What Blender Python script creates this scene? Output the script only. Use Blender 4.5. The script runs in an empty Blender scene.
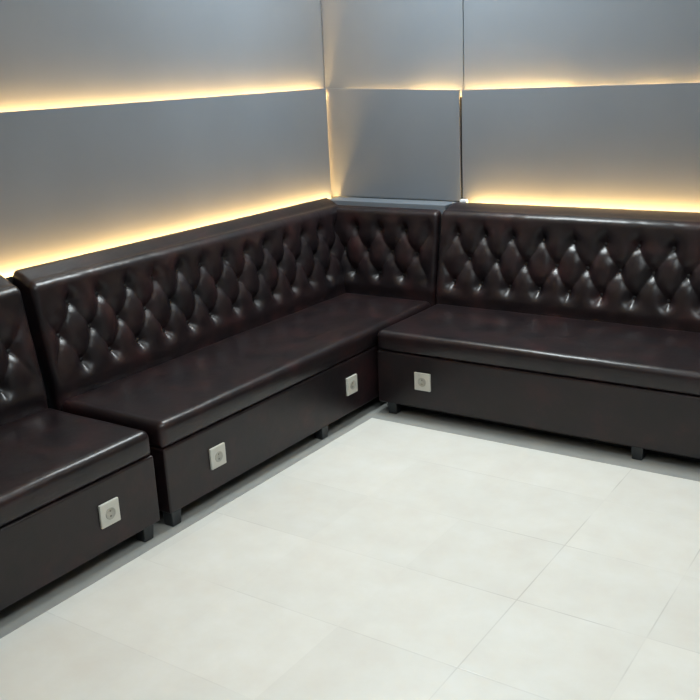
import bpy, bmesh, math, random
from mathutils import Matrix, Vector, noise
random.seed(7)
C = bpy.context.scene.collection
PI = math.pi

# ------------------------------------------------------------------ helpers
def link(name, bm, mat=None, parent=None, smooth=True, bevel=0, seg=3):
    me = bpy.data.meshes.new(name)
    bmesh.ops.recalc_face_normals(bm, faces=bm.faces)
    bm.to_mesh(me); bm.free()
    if smooth:
        for p in me.polygons: p.use_smooth = True
    o = bpy.data.objects.new(name, me); C.objects.link(o)
    if mat: me.materials.append(mat)
    if parent is not None: o.parent = parent
    if bevel:
        m = o.modifiers.new('bevel', 'BEVEL'); m.width = bevel; m.segments = seg
        m.limit_method = 'ANGLE'; m.angle_limit = math.radians(40)
        n = o.modifiers.new('normals', 'WEIGHTED_NORMAL'); n.keep_sharp = False
    return o

def thing(name, label, cat, loc=(0, 0, 0), group=None):
    o = bpy.data.objects.new(name, None); C.objects.link(o)
    o.empty_display_size = .1
    o.location = loc; o['label'] = label; o['category'] = cat
    if group: o['group'] = group
    return o

def tag(o, label, cat, group=None):
    o['label'] = label; o['category'] = cat
    if group: o['group'] = group
    return o

def struct(o):
    o['kind'] = 'structure'; return o

def box(bm, x0, x1, y0, y1, z0, z1):
    vs = [bm.verts.new((x, y, z)) for x in (x0, x1) for y in (y0, y1) for z in (z0, z1)]
    for f in ((0,1,3,2),(4,6,7,5),(0,4,5,1),(2,3,7,6),(0,2,6,4),(1,5,7,3)):
        bm.faces.new([vs[i] for i in f])
    return bm

def B(*a):
    return box(bmesh.new(), *a)

def cyl(bm, M, r0, r1, h, n=24, rings=None):
    """lathe along local z; rings = [(r,z)...]"""
    rings = rings or [(r0, 0), (r1, h)]
    prev = None
    for r, z in rings:
        cur = [bm.verts.new(M @ Vector((r*math.cos(2*PI*i/n), r*math.sin(2*PI*i/n), z))) for i in range(n)]
        if prev:
            for i in range(n): bm.faces.new((prev[i], prev[(i+1) % n], cur[(i+1) % n], cur[i]))
        else:
            bm.faces.new(cur)
        prev = cur
    bm.faces.new(prev)
    return bm

# ------------------------------------------------------------------ materials
def mat(name, color=(.5,.5,.5), rough=.5, metal=0, coat=0, spec=.5):
    m = bpy.data.materials.new(name); m.use_nodes = True
    b = m.node_tree.nodes['Principled BSDF']
    b.inputs['Base Color'].default_value = (*color, 1)
    b.inputs['Roughness'].default_value = rough
    b.inputs['Metallic'].default_value = metal
    b.inputs['Coat Weight'].default_value = coat
    b.inputs['Specular IOR Level'].default_value = spec
    return m, m.node_tree, b

def noise_node(nt, scale, detail=3, rough=.5, obj=True):
    tc = nt.nodes.new('ShaderNodeTexCoord'); n = nt.nodes.new('ShaderNodeTexNoise')
    nt.links.new(tc.outputs['Object'], n.inputs['Vector'])
    n.inputs['Scale'].default_value = scale; n.inputs['Detail'].default_value = detail
    n.inputs['Roughness'].default_value = rough
    return n

def ramp(nt, src, stops):
    r = nt.nodes.new('ShaderNodeValToRGB')
    e = r.color_ramp.elements
    e[0].position, e[0].color = stops[0][0], (*stops[0][1], 1)
    e[1].position, e[1].color = stops[-1][0], (*stops[-1][1], 1)
    for p, c in stops[1:-1]:
        k = e.new(p); k.color = (*c, 1)
    nt.links.new(src, r.inputs['Fac']); return r

def leather():
    m, nt, b = mat('dark_brown_leather', rough=.36, spec=.4)
    n = noise_node(nt, 7, 5, .62)
    r = ramp(nt, n.outputs['Fac'], [(.34, (.0085,.0065,.0078)), (.54, (.0150,.0088,.0098)), (.72, (.032,.0125,.0130))])
    nt.links.new(r.outputs['Color'], b.inputs['Base Color'])
    n3 = noise_node(nt, 14, 4, .6)
    mr = nt.nodes.new('ShaderNodeMapRange')
    mr.inputs['To Min'].default_value = .26; mr.inputs['To Max'].default_value = .38
    nt.links.new(n3.outputs['Fac'], mr.inputs['Value']); nt.links.new(mr.outputs['Result'], b.inputs['Roughness'])
    v = nt.nodes.new('ShaderNodeTexVoronoi'); v.inputs['Scale'].default_value = 420
    tc = nt.nodes.new('ShaderNodeTexCoord'); nt.links.new(tc.outputs['Object'], v.inputs['Vector'])
    n2 = noise_node(nt, 22, 3)
    bp = nt.nodes.new('ShaderNodeBump'); bp.inputs['Strength'].default_value = .12; bp.inputs['Distance'].default_value = .001
    nt.links.new(v.outputs['Distance'], bp.inputs['Height'])
    bp2 = nt.nodes.new('ShaderNodeBump'); bp2.inputs['Strength'].default_value = .25; bp2.inputs['Distance'].default_value = .004
    nt.links.new(n2.outputs['Fac'], bp2.inputs['Height'])
    nt.links.new(bp.outputs['Normal'], bp2.inputs['Normal'])
    nt.links.new(bp2.outputs['Normal'], b.inputs['Normal'])
    return m

def panel_mat():
    m, nt, b = mat('blue_grey_laminate', (.2,.235,.262), rough=.42, spec=.5)
    n = noise_node(nt, 2.2, 4)
    r = ramp(nt, n.outputs['Fac'], [(.3, PAN0), (.7, PAN1)])
    nt.links.new(r.outputs['Color'], b.inputs['Base Color'])
    return m
PAN0 = (.126,.146,.170); PAN1 = (.141,.162,.187)

def tile_mat():
    """cream ceramic tiles, 0.4 m, laid parallel to the sofas, thin faint joints"""
    m, nt, b = mat('cream_floor_tile', rough=.28, spec=.4)
    N, Lk = nt.nodes, nt.links
    tc = N.new('ShaderNodeTexCoord'); sp = N.new('ShaderNodeSeparateXYZ'); Lk.new(tc.outputs['Object'], sp.inputs[0])
    def math_(op, a, b_=None):
        k = N.new('ShaderNodeMath'); k.operation = op
        for i, v in enumerate((a, b_)):
            if v is None: continue
            if isinstance(v, (int, float)): k.inputs[i].default_value = v
            else: Lk.new(v, k.inputs[i])
        return k.outputs[0]
    def cell(src, off, size):
        q = math_('DIVIDE', math_('SUBTRACT', src, off), size)
        fl = math_('FLOOR', q); fr = math_('SUBTRACT', q, fl)
        d = math_('MULTIPLY', math_('MINIMUM', fr, math_('SUBTRACT', 1, fr)), size)
        return fl, d
    fx, dx = cell(sp.outputs['X'], -1.053, .402)
    fy, dy = cell(sp.outputs['Y'], 2.762, .396)
    d = math_('MINIMUM', dx, dy)
    line = N.new('ShaderNodeMapRange'); line.interpolation_type = 'SMOOTHSTEP'
    line.inputs['From Min'].default_value = .0008; line.inputs['From Max'].default_value = .0030
    line.inputs['To Min'].default_value = 1; line.inputs['To Max'].default_value = 0
    Lk.new(d, line.inputs['Value'])
    # joints are cleaner in some places
    nj = noise_node(nt, 2.6, 2); j = N.new('ShaderNodeMapRange')
    j.inputs['From Min'].default_value = .40; j.inputs['From Max'].default_value = .62
    j.inputs['To Min'].default_value = .05; j.inputs['To Max'].default_value = .5
    Lk.new(nj.outputs['Fac'], j.inputs['Value'])
    fac = math_('MULTIPLY', line.outputs['Result'], j.outputs['Result'])
    # the joints running away from the camera are filled flush on the left half of the floor
    fl_ = N.new('ShaderNodeMapRange'); fl_.inputs['From Min'].default_value = -1.35; fl_.inputs['From Max'].default_value = -1.12
    fl_.inputs['To Min'].default_value = .55; fl_.inputs['To Max'].default_value = 1
    Lk.new(sp.outputs['X'], fl_.inputs['Value']); fac = math_('MULTIPLY', fac, fl_.outputs['Result'])
    isx = math_('LESS_THAN', dx, .0035); lft = math_('LESS_THAN', sp.outputs['X'], -1.2)
    fac = math_('MULTIPLY', fac, math_('SUBTRACT', 1, math_('MULTIPLY', math_('MULTIPLY', isx, lft), .85)))
    # per tile tone
    cb = N.new('ShaderNodeCombineXYZ'); Lk.new(fx, cb.inputs[0]); Lk.new(fy, cb.inputs[1])
    wn = N.new('ShaderNodeTexWhiteNoise'); Lk.new(cb.outputs[0], wn.inputs['Vector'])
    n = noise_node(nt, 6.5, 6, .6)
    r = ramp(nt, n.outputs['Fac'], [(.3, (.68,.66,.61)), (.5, (.705,.695,.645)), (.72, (.735,.73,.69))])
    hs = N.new('ShaderNodeHueSaturation'); Lk.new(r.outputs['Color'], hs.inputs['Color'])
    mv = N.new('ShaderNodeMapRange'); mv.inputs['To Min'].default_value = .97; mv.inputs['To Max'].default_value = 1.03
    Lk.new(wn.outputs['Value'], mv.inputs['Value']); Lk.new(mv.outputs['Result'], hs.inputs['Value'])
    mx = N.new('ShaderNodeMix'); mx.data_type = 'RGBA'
    Lk.new(fac, mx.inputs['Factor']); Lk.new(hs.outputs['Color'], mx.inputs[6])
    mx.inputs[7].default_value = (.36,.34,.31,1)
    Lk.new(mx.outputs[2], b.inputs['Base Color'])
    bp = N.new('ShaderNodeBump'); bp.inputs['Strength'].default_value = .35; bp.inputs['Distance'].default_value = .002
    bp.invert = True
    Lk.new(fac, bp.inputs['Height']); Lk.new(bp.outputs['Normal'], b.inputs['Normal'])
    return m

def mottled(name, c0, c1, rough, scale=8):
    m, nt, b = mat(name, rough=rough)
    n = noise_node(nt, scale, 4)
    r = ramp(nt, n.outputs['Fac'], [(.3, c0), (.7, c1)])
    nt.links.new(r.outputs['Color'], b.inputs['Base Color'])
    return m

def emit(name, col, s):
    m = bpy.data.materials.new(name); m.use_nodes = True
    nt = m.node_tree; b = nt.nodes['Principled BSDF']
    b.inputs['Base Color'].default_value = (*col, 1)
    b.inputs['Emission Color'].default_value = (*col, 1); b.inputs['Emission Strength'].default_value = s
    return m

M_leather = leather()
M_panel = panel_mat()
M_tile = tile_mat()
M_band = mottled('dark_grey_floor_band', (.29,.29,.272), (.32,.32,.30), .4, 12)  # even dark grey of the flat floor band along the sofa fronts
M_wall = mottled('painted_wall', (.42,.43,.44), (.46,.47,.48), .7, 3)
M_ceil = mottled('ceiling_paint', (.72,.72,.71), (.76,.76,.75), .8, 3)
M_button = mottled('button_leather', (.010,.008,.009), (.016,.011,.012), .62, 40)
M_filler = mottled('black_filler', (.006,.006,.006), (.009,.009,.009), .8)  # black of the added boxes under the sofas and the light stops
M_leg = mottled('dark_painted_wood', (.012,.014,.016), (.02,.022,.024), .4, 20)
M_plate = mottled('off_white_plastic', (.55,.54,.48), (.62,.60,.54), .35, 30)
M_socket = mottled('beige_socket_plastic', (.38,.37,.32), (.44,.42,.37), .4, 30)
M_hole = mottled('dark_socket_hole', (.12,.11,.10), (.15,.14,.125), .6)
M_conn = mottled('white_connector', (.75,.78,.8), (.85,.87,.9), .35)
WARM = (1.0, .56, .18)

# ------------------------------------------------------------------ key planes (metres)
XP, YP = -3.13, 4.42           # faces of the lower wall panels
XB, YB = -2.895, 4.17          # front faces of the backrests
XF, YF = -2.349, 3.571         # front faces of the seats
RX, RY, RZ = 2.6, -2.2, 2.85   # far sides of the room, ceiling height

# ------------------------------------------------------------------ room
struct(link('floor', B(XP-.12, RX, RY, YP+.12, -.1, 0), M_tile, smooth=False))
struct(link('wall_left', B(XP-.12, XP-.062, RY, YP+.12, 0, RZ), M_wall, smooth=False))
struct(link('wall_back', B(XP-.062, RX, YP+.062, YP+.12, 0, RZ), M_wall, smooth=False))
struct(link('wall_right', B(RX, RX+.06, RY, YP+.12, 0, RZ), M_wall, smooth=False))
struct(link('wall_front', B(XP-.12, RX, RY-.06, RY, 0, RZ), M_wall, smooth=False))
struct(link('ceiling', B(XP-.12, RX+.06, RY-.06, YP+.12, RZ, RZ+.06), M_ceil, smooth=False))
bm = bmesh.new()
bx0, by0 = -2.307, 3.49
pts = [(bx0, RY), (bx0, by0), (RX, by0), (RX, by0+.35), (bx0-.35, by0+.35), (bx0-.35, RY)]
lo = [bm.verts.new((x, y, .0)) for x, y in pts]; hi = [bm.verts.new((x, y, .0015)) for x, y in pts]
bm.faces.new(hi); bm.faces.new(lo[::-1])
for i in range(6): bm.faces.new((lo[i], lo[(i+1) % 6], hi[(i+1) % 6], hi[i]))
struct(link('floor_band_1', bm, M_band, smooth=False))

# ------------------------------------------------------------------ wall panels and light strips
def panel(verts8, label):
    """verts8: four outline points (front face) + thickness vector"""
    pts, t = verts8
    bm = bmesh.new()
    f = [bm.verts.new(p) for p in pts]; k = [bm.verts.new(Vector(p)+Vector(t)) for p in pts]
    bm.faces.new(f); bm.faces.new(k[::-1])
    for i in range(4): bm.faces.new((f[i], k[i], k[(i+1) % 4], f[(i+1) % 4]))
    o = link('cladding_panel', bm, M_panel, smooth=False, bevel=.0015, seg=2)
    return tag(o, label, 'wall panel', 'blue grey wall panels')

ZL, ZR = 1.505, 1.474
XC = -2.30                      # joint between corner panels and the long right panels
UP = .045                       # upper panels sit this much further back
p_ll = panel(([(XP, RY, .0), (XP, YP-.011, .0), (XP, YP-.011, ZL), (XP, RY, ZL)], (-.012, 0, 0)),
    'long lower grey panel on the left wall between the two glowing light lines')
p_lu = panel(([(XP-UP, RY, 0), (XP-UP, YP+UP-.001, 0), (XP-UP, YP+UP-.001, 2.25), (XP-UP, RY, 2.25)], (-.012, 0, 0)),
    'long upper grey panel on the left wall above the top light line')
p_cl = panel(([(XP-.03, YP+.010, .905), (XC-.004, YP+.008, .905), (XC-.004, YP-.002, ZR), (XP-.03, YP, ZL)], (0, .012, 0)),
    'narrow lower blue grey panel at the room corner, with a dark joint at its right')
p_cu = panel(([(XP-UP+.001, YP+UP, 0), (XC-.002, YP+UP, 0), (XC-.002, YP+UP, 2.25), (XP-UP+.001, YP+UP, 2.25)], (0, .012, 0)),
    'narrow upper grey panel at the room corner, above the short light line')
p_rl = panel(([(XC+.007, YP+.006, .0), (RX, YP+.006, .0), (RX, YP+.006, ZR), (XC+.007, YP+.006, ZR)], (0, .012, 0)),
    'wide lower grey panel behind the right sofa between the two light lines')
p_ru = panel(([(XC+.003, YP+UP, 0), (RX, YP+UP, 0), (RX, YP+UP, 2.25), (XC+.003, YP+UP, 2.25)], (0, .012, 0)),
    'wide upper grey panel on the right wall above the top light line')

bt = link('blocker', B(XC-.03, XC+.0035, YP+.0275, YP+UP-.0005, .0, ZR-.035), M_filler, p_cl, smooth=False)  # added unseen piece, keeps strip light from leaking through the joint
bt['label'] = 'unseen black blocker added behind the vertical joint to stop light'
# ledge behind the sofa backs
LX, LY = XP+.042, YP-.042       # front edges of the light channels
bm = bmesh.new()
box(bm, XP+.0005, LX-.0003, RY, YP-.001, .0, .86)             # channel bottom
led_l = link('light_ledge', bm, M_panel, smooth=False, bevel=.002, seg=2)
tag(led_l, 'slim grey ledge along the left wall behind the sofa tops, lit from inside', 'ledge', 'wall ledges')
bm = B(XP+.0425, XC-.022, 4.287, YP-.001, .0, .903)
led_c = link('light_ledge', bm, M_panel, smooth=False, bevel=.003, seg=2)
tag(led_c, 'deeper blue grey ledge in the room corner behind the short sofa back, unlit', 'ledge', 'wall ledges')
bm = bmesh.new()
box(bm, XC-.021, RX-.002, LY, YP-.0005, .0, .86)
led_r = link('light_ledge', bm, M_panel, smooth=False, bevel=.002, seg=2)
tag(led_r, 'slim grey ledge along the right wall behind the right sofa, lit from inside', 'ledge', 'wall ledges')

def strip(parent, a, s, label=None):
    o = link('light_strip', B(*a), emit('warm_led', WARM, s), parent, smooth=False)
    if label: o['label'] = label
    return o
for q, (par, a) in enumerate(((led_l, (LX, LX+.0035, RY, 4.285, .80, .894)), (led_r, (XC-.019, RX-.002, LY-.0035, LY-.0003, .80, .89)))):
    lp = link('light_stop', B(*a), M_filler, par, smooth=False)  # added thin black stop, hides strip light in the gap between backs
S0 = 235; CS = 20
# along the left wall
strip(led_l, (LX-.012, LX-.004, RY, YP-.012, .866, .874), S0)
strip(p_ll, (XP-.024, XP-.016, RY, YP-.012, ZL-.042, ZL-.034), S0*1.0)
# added unseen upright strip, puts a warm band on the corner panel
strip(p_ll, (XP-.028, XP-.022, YP-.016, YP-.012, .93, 1.44), CS)
# corner, then right wall
strip(p_cl, (XP+.08, -2.66, YP+.018, YP+.026, ZL-.046, ZL-.038), S0*.16)
strip(p_cl, (-2.62, XC-.03, YP+.018, YP+.026, ZR-.038, ZR-.030), S0*.8)
strip(p_rl, (XC+.02, -1.72, YP+.022, YP+.030, ZR-.042, ZR-.034), S0*1.1)
for a, b_ in ((-1.70, -1.50), (-1.47, -1.22), (-1.19, RX)):
    strip(p_rl, (a, b_, YP+.022, YP+.030, ZR-.042, ZR-.034), S0*.42)
strip(led_r, (-2.235, RX, LY+.004, LY+.012, .866, .874), S0)
o = link('connector', B(-2.285, -2.245, LY-.004, LY+.02, .88, .922), M_conn, led_r, smooth=False, bevel=.003)
o['label'] = 'small white connector at the start of the light strip'

# ------------------------------------------------------------------ tufted backrests
SU, SV, ZB = .0776, .117, .529      # half column spacing, row spacing, lowest row
PUFF = .040
SH = [0, 0]
def lean(z):
    """the rows of buttons drift a little sideways towards the room corner"""
    return SH[0]*(1-(z-ZB)/(2*SV))+SH[1]

def smooth(a, b, x):
    t = min(1, max(0, (x-a)/(b-a))); return t*t*(3-2*t)

def buttons(L, u0, margin=.05):
    out = []
    for j in range(3):
        k = -60
        while k < 60:
            if (k+j) % 2 == 0:
                u = u0 + k*SU
                z = ZB+j*SV
                if margin < u+lean(z) < L-margin: out.append((u+lean(z), z))
            k += 1
    return out

def tuft(u, z, u0, L, seed, btn):
    q = Vector((u*9, z*9, seed))
    uu = u + .007*noise.noise(q); zz = z + .007*noise.noise(q+Vector((5, 3, 1)))
    up = (uu-lean(min(max(zz, ZB), ZB+2*SV))-u0)/SU; vp = (zz-ZB)/SV
    zt = ZB+2*SV
    if zz > zt:
        s = abs(math.sin(PI*(up+0)/2)); t = smooth(zt, zt+.13, zz)
        f = s**(1-.90*t); f = 1-(1-f)*(1-.9*smooth(zt, zt+.085, zz))
    elif zz < ZB:
        s = abs(math.sin(PI*up/2)); t = smooth(ZB, ZB-.06, zz) if False else min(1, (ZB-zz)/.06)
        t = t*t*(3-2*t)
        f = 1-(1-s)*(1-t)
    else:
        a = (up+vp)/2; b = (up-vp)/2
        f = (abs(math.sin(PI*a))*abs(math.sin(PI*b)))**.5
    r = min(math.hypot(uu-p[0], (zz-p[1])*.85) for p in btn) if btn else 1
    pit = 1-math.exp(-(r/.025)**2*1.0)
    # diamonds fade out close to the ends
    e = smooth(.0, .07, min(u, L-u)); f = 1-(1-f)*e
    h = .50*f + .50*pit
    h *= 1+.10*noise.noise(Vector((u*14, z*14, seed+9)))
    # lower band curls in behind the seat
    h -= .25*smooth(.47, .41, z) if False else .25*(1-smooth(.405, .47, z))
    return (h-1)*PUFF

def backrest(mapf, L, zt, thick, u0, seed, parent, round_ends=(1, 1), z0=.36, zb=0):
    """swept upholstered back; mapf(u, d, z) -> world, d = towards the sitter"""
    rt = .036 if thick > .1 else .026; re = .026
    btn = buttons(L, u0)
    st = .0065
    nu = max(2, int(L/st)); us = [L*i/nu for i in range(nu+1)]
    # finer rings at the ends
    extra = [re*(1-math.cos(k*PI/16)) for k in range(8)]
    us = sorted(set([round(x, 5) for x in us if re < x < L-re] + [round(x, 5) for x in extra] + [round(L-x, 5) for x in extra]))
    nz = int((zt-rt-z0)/st)
    bm = bmesh.new(); rings = []
    for u in us:
        dl = u if round_ends[0] else 9; dr = L-u if round_ends[1] else 9
        d = min(dl, dr); rr = re*(1-math.sqrt(max(0, 1-(1-d/re)**2))) if d < re else 0
        ring = []
        for i in range(nz+1):
            z = z0+(zt-rt-z0)*i/nz
            ring.append(bm.verts.new(mapf(u, tuft(u, z, u0, L, seed, btn)-rr, min(z, zt-rr))))
        dtop = tuft(u, zt-rt, u0, L, seed, btn)
        for i in range(1, 9):
            a = i*PI/16
            dd = -rt+rt*math.cos(a); zz = zt-rt+rt*math.sin(a)
            fade = 1-.75*smooth(0, 1, i/8)
            ring.append(bm.verts.new(mapf(u, dd+dtop*fade-rr*math.cos(a), zz-rr*math.sin(a)+.0)))
        for i in range(1, 7):
            t = i/6
            ring.append(bm.verts.new(mapf(u, -rt+dtop*.25*(1-t)-(thick-rt-.01)*t, zt-rr+zb*t+.003*math.sin(PI*t))))
        ring.append(bm.verts.new(mapf(u, -thick, zt-.012-rr+zb)))
        ring.append(bm.verts.new(mapf(u, -thick, z0)))
        rings.append(ring)
    n = len(rings[0])
    for a, b in zip(rings, rings[1:]):
        for i in range(n):
            bm.faces.new((a[i], a[(i+1) % n], b[(i+1) % n], b[i]))
    bm.faces.new(rings[0]); bm.faces.new(rings[-1][::-1])
    o = link('backrest', bm, M_leather, parent)
    # covered buttons, one mesh shared by all
    for (u, z) in btn:
        c = mapf(u, tuft(u, z, u0, L, seed, btn)+.0, z)
        nrm = (mapf(0, 1, 0)-mapf(0, 0, 0))
        b = bpy.data.objects.new('button', BTN); C.objects.link(b)
        b.parent = o; b.location = c
        b.rotation_euler = nrm.to_track_quat('Z', 'Y').to_euler()
    return o

bm = bmesh.new()
cyl(bm, Matrix(), 0, 0, 0, 16, [(.0105, -.003), (.0110, 0), (.0098, .003), (.0065, .0052), (.0025, .006)])
BTN = bpy.data.meshes.new('button'); bmesh.ops.recalc_face_normals(bm, faces=bm.faces); bm.to_mesh(BTN); bm.free()
for p in BTN.polygons: p.use_smooth = True
BTN.materials.append(M_button)

# ------------------------------------------------------------------ seats
def cushion(parent, x0, x1, y0, y1, z0, z1, seed, r=.031):
    """rounded upholstered slab with gentle puff and slight unevenness"""
    bm = bmesh.new()
    nx = max(4, int((x1-x0)/.02)); ny = max(4, int((y1-y0)/.02))
    def axis(a, b, n):
        k = [r*(1-math.cos(i*PI/12)) for i in range(6)]
        v = [a+t for t in k]+[a+r+(b-a-2*r)*i/n for i in range(n+1)]+[b-t for t in reversed(k)]
        return v
    X = axis(x0, x1, nx); Y = axis(y0, y1, ny)
    g = []
    for x in X:
        row = []
        for y in Y:
            dx = min(x-x0, x1-x); dy = min(y-y0, y1-y)
            cx = max(0, r-dx); cy = max(0, r-dy); h = math.hypot(cx, cy); m = min(r, max(cx, cy))
            px, py = x, y
            if cx > 0 and cy > 0:          # rounded plan corner
                kx, ky = cx/h*m, cy/h*m
                px = (x0+r-kx) if x-x0 < x1-x else (x1-r+kx)
                py = (y0+r-ky) if y-y0 < y1-y else (y1-r+ky)
            z = z1-r+math.sqrt(r*r-m*m)
            p = smooth(0, .25, dx-.01)*smooth(0, .25, dy-.01)
            z += .007*p + .0022*noise.noise(Vector((x*5, y*5, seed)))
            row.append(bm.verts.new((px, py, z)))
        g.append(row)
    for i in range(len(X)-1):
        for j in range(len(Y)-1):
            bm.faces.new((g[i][j], g[i+1][j], g[i+1][j+1], g[i][j+1]))
    rim = [g[i][0] for i in range(len(X))]+[g[-1][j] for j in range(1, len(Y))]+[g[i][-1] for i in range(len(X)-2, -1, -1)]+[g[0][j] for j in range(len(Y)-2, 0, -1)]
    zmid = z0+.012
    mids = [bm.verts.new((v.co.x, v.co.y, zmid)) for v in rim]
    cxm, cym = (x0+x1)/2, (y0+y1)/2
    def ins(v, k): return (min(max(v.co.x, x0+k), x1-k), min(max(v.co.y, y0+k), y1-k))
    lows = [bm.verts.new((*ins(v, .007), z0)) for v in rim]
    n = len(rim)
    for i in range(n):
        k = (i+1) % n
        bm.faces.new((rim[i], rim[k], mids[k], mids[i])); bm.faces.new((mids[i], mids[k], lows[k], lows[i]))
    bm.faces.new(lows)
    bmesh.ops.remove_doubles(bm, verts=bm.verts, dist=.00002)
    return link('seat', bm, M_leather, parent)

def body(parent, x0, x1, y0, y1, z0, z1):
    bm = bmesh.new(); box(bm, x0, x1, y0, y1, z0, z1)
    return link('base', bm, M_leather, parent, bevel=.009, seg=4)

def leg(parent, x, y, h=.062):
    """square tapered block foot, (x, y) = centre"""
    bm = bmesh.new(); a, b = .026, .022
    lo = [bm.verts.new((x+sx*b, y+sy*b, .0015)) for sx, sy in ((-1,-1),(1,-1),(1,1),(-1,1))]
    hi = [bm.verts.new((x+sx*a, y+sy*a, h)) for sx, sy in ((-1,-1),(1,-1),(1,1),(-1,1))]
    bm.faces.new(lo); bm.faces.new(hi)
    for i in range(4): bm.faces.new((lo[i], lo[(i+1) % 4], hi[(i+1) % 4], hi[i]))
    return link('leg', bm, M_leg, parent, smooth=False, bevel=.004)

def outlet(parent, c, nrm, label):
    """square plate with a raised frame, round recessed socket, two pin holes"""
    zax = Vector(nrm); yax = Vector((0, 0, 1)); xax = yax.cross(zax)
    R = Matrix((xax, yax, zax)).transposed().to_4x4(); M = Matrix.Translation(c) @ R
    bm = bmesh.new(); box(bm, -.042, .042, -.043, .043, -.002, .009)
    bm.transform(M); p = link('outlet_plate', bm, M_plate, parent, smooth=False, bevel=.003)
    p['label'] = label
    bm = bmesh.new()
    cyl(bm, M, 0, 0, 0, 32, [(.0215, .006), (.0215, .0112), (.0190, .0116), (.0178, .0096), (.002, .0094)])
    s = link('socket', bm, M_socket, p)
    bm = bmesh.new()
    for sy in (-1, 1):
        cyl(bm, M @ Matrix.Translation((0, sy*.0095, .0093)), 0, 0, 0, 12, [(.0032, 0), (.0032, .0008)])
    link('pin_hole', bm, M_hole, p)
    bm = bmesh.new()
    box(bm, -.030, .030, -.0310, -.0300, .0088, .0094); bm.transform(M)
    return p

def rake(z, sl): return sl*(z-.415)/.465          # the backs lean away from the sitter
def mapL(y0, sl=.075):
    return lambda u, d, z: Vector((max(XB+d-rake(z, sl), XP+.0465), y0+u, z))
def mapR(x0, yb=4.17, sl=.075, lim=4.373):
    return lambda u, d, z: Vector((x0+u, min(yb-d+rake(z, sl), lim), z))

SZ0, SZ1 = .320, .412
BZ0, BZ1 = .056, .315
def shade_box(parent, x0, x1, y0, y1):
    return link('sofa_shade_box', B(x0, x1, y0, y1, .0016, BZ0+.01), M_filler, parent, smooth=False)  # added black box, stands for the deep shade under the sofa

# sofa standing at the far left, cut by the frame
sofa_a = thing('sofa', 'dark brown tufted leather sofa cut off by the left edge of the photo', 'sofa', (-2.7, 1.1, 0), 'tufted leather sofas')
# sofa in the corner, with a second short back on the right wall
sofa_b = thing('sofa', 'dark leather tufted corner sofa along the left wall, back turning the room corner, two outlets', 'sofa', (-2.7, 3.1, 0), 'tufted leather sofas')
sofa_c = thing('sofa', 'long dark leather tufted sofa along the right wall, one white outlet at its left', 'sofa', (-1.1, 3.9, 0), 'tufted leather sofas')

def shift(root):
    """children were built in world space: keep them there under the moved empty"""
    for ch in root.children:
        ch.matrix_parent_inverse = Matrix.Translation(-root.location)

T = .112
AY0, AY1 = .12, 2.130
backrest(mapL(AY0), AY1-AY0+.012, .884, T, (2.352-AY0)-3*SU, 1.3, sofa_a, zb=.034)
cushion(sofa_a, -2.905, XF+.001, AY0, AY1+.006, SZ0, SZ1, 1.1)
body(sofa_a, -3.05, XF, AY0+.003, AY1+.004, BZ0, BZ1)
shade_box(sofa_a, -3.03, XF-.10, AY0+.02, AY1-.06)
for y in (.20, 1.13, 2.075):
    leg(sofa_a, XF-.030, y); leg(sofa_a, -3.0, y)
outlet(sofa_a, (XF, 1.903, .190), (1, 0, 0), 'off-white square outlet near the right end of the sofa front')

BY0, BY1 = 2.186, 4.285
backrest(mapL(BY0), BY1-BY0, .880, T, 2.352-BY0, 2.7, sofa_b, (1, 0), zb=.036)
backrest(mapR(XB-.09, 4.17, .06, 4.285), -2.338-(XB-.09), .876, .054, -2.388-(XB-.09), 4.1, sofa_b, (0, 1), zb=.004)
cushion(sofa_b, -2.905, XF+.001, 2.180, 4.18, SZ0, SZ1+.003, 3.3)
body(sofa_b, -3.05, XF, 2.184, 4.25, BZ0, BZ1)
shade_box(sofa_b, -3.03, XF-.10, BY0+.09, 4.2)
for y in (2.214, 3.17, 4.2):
    leg(sofa_b, XF-.026, y); leg(sofa_b, -3.0, y)
outlet(sofa_b, (XF, 2.455, .189), (1, 0, 0), 'off-white square outlet near the left end of the sofa front')
outlet(sofa_b, (XF, 3.39, .192), (1, 0, 0), 'off-white square outlet near the inner corner of the sofa front')

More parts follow.
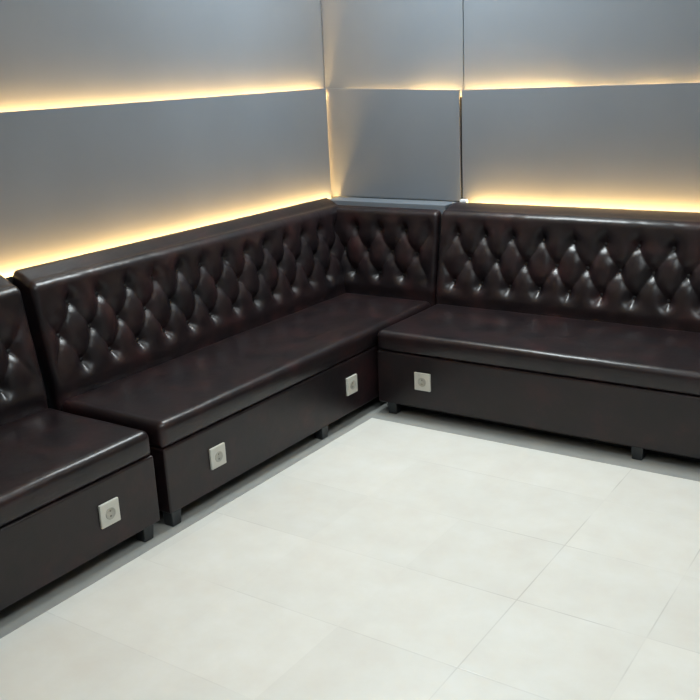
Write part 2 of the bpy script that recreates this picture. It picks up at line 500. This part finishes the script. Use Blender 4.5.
CX0, CX1 = -2.322, .12
backrest(mapR(CX0+.005, 4.135, .085), CX1-CX0-.005, .888, .150, -2.222-CX0-.005, 5.9, sofa_c, zb=.022)
cushion(sofa_c, CX0, CX1, YF-.001, 4.18, SZ0, SZ1, 6.6)
body(sofa_c, CX0+.004, CX1-.004, YF, 4.33, BZ0, BZ1)
shade_box(sofa_c, CX0+.07, CX1-.07, YF+.10, 4.31)
for x in (-2.245, -1.063, .05):
    leg(sofa_c, x, YF+.030); leg(sofa_c, x, 4.28)
outlet(sofa_c, (-2.067, YF, .194), (0, -1, 0), 'off-white square outlet near the left end of the sofa front')
for s in (sofa_a, sofa_b, sofa_c): shift(s)

# ------------------------------------------------------------------ lights: ceiling lamps above the room
def lamp(name, loc, sx, sy, w, col=(.87, .97, 1.0)):
    l = bpy.data.lights.new(name, 'AREA'); l.shape = 'RECTANGLE'; l.size = sx; l.size_y = sy
    l.energy = w; l.color = col
    o = bpy.data.objects.new(name, l); C.objects.link(o); o.location = loc
    return o
lamp('ceiling_lamp', (-2.25, 3.75, RZ-.03), .4, .4, 62)
lamp('ceiling_lamp', (-1.5, 1.6, RZ-.03), .4, .4, 4)
lamp('ceiling_lamp', (.1, 3.4, RZ-.03), .4, .4, 8)
lamp('ceiling_lamp', (-.5, 2.1, RZ-.03), .6, .6, 32)
lamp('ceiling_lamp', (-.7, .6, RZ-.03), .6, .6, 15)

w = bpy.data.worlds.new('world'); bpy.context.scene.world = w; w.use_nodes = True
w.node_tree.nodes['Background'].inputs[0].default_value = (.6, .65, .7, 1)
w.node_tree.nodes['Background'].inputs[1].default_value = .1

# ------------------------------------------------------------------ camera
cam = bpy.data.cameras.new('camera'); co = bpy.data.objects.new('camera', cam); C.objects.link(co)
R = Matrix(((0.82918336, -0.12442111, 0.54495352), (0.55711916, 0.26336542, -0.7875639), (-0.04553233, 0.95663893, 0.28769561)))
co.matrix_world = Matrix.Translation((0, 0, 1.6)) @ R.to_4x4()
cam.sensor_width = 36; cam.lens = 36*933/700
sc = bpy.context.scene; sc.camera = co
sc.view_settings.view_transform = 'Standard'; sc.view_settings.look = 'None'
sc.view_settings.gamma = 1; sc.view_settings.exposure = 0.0
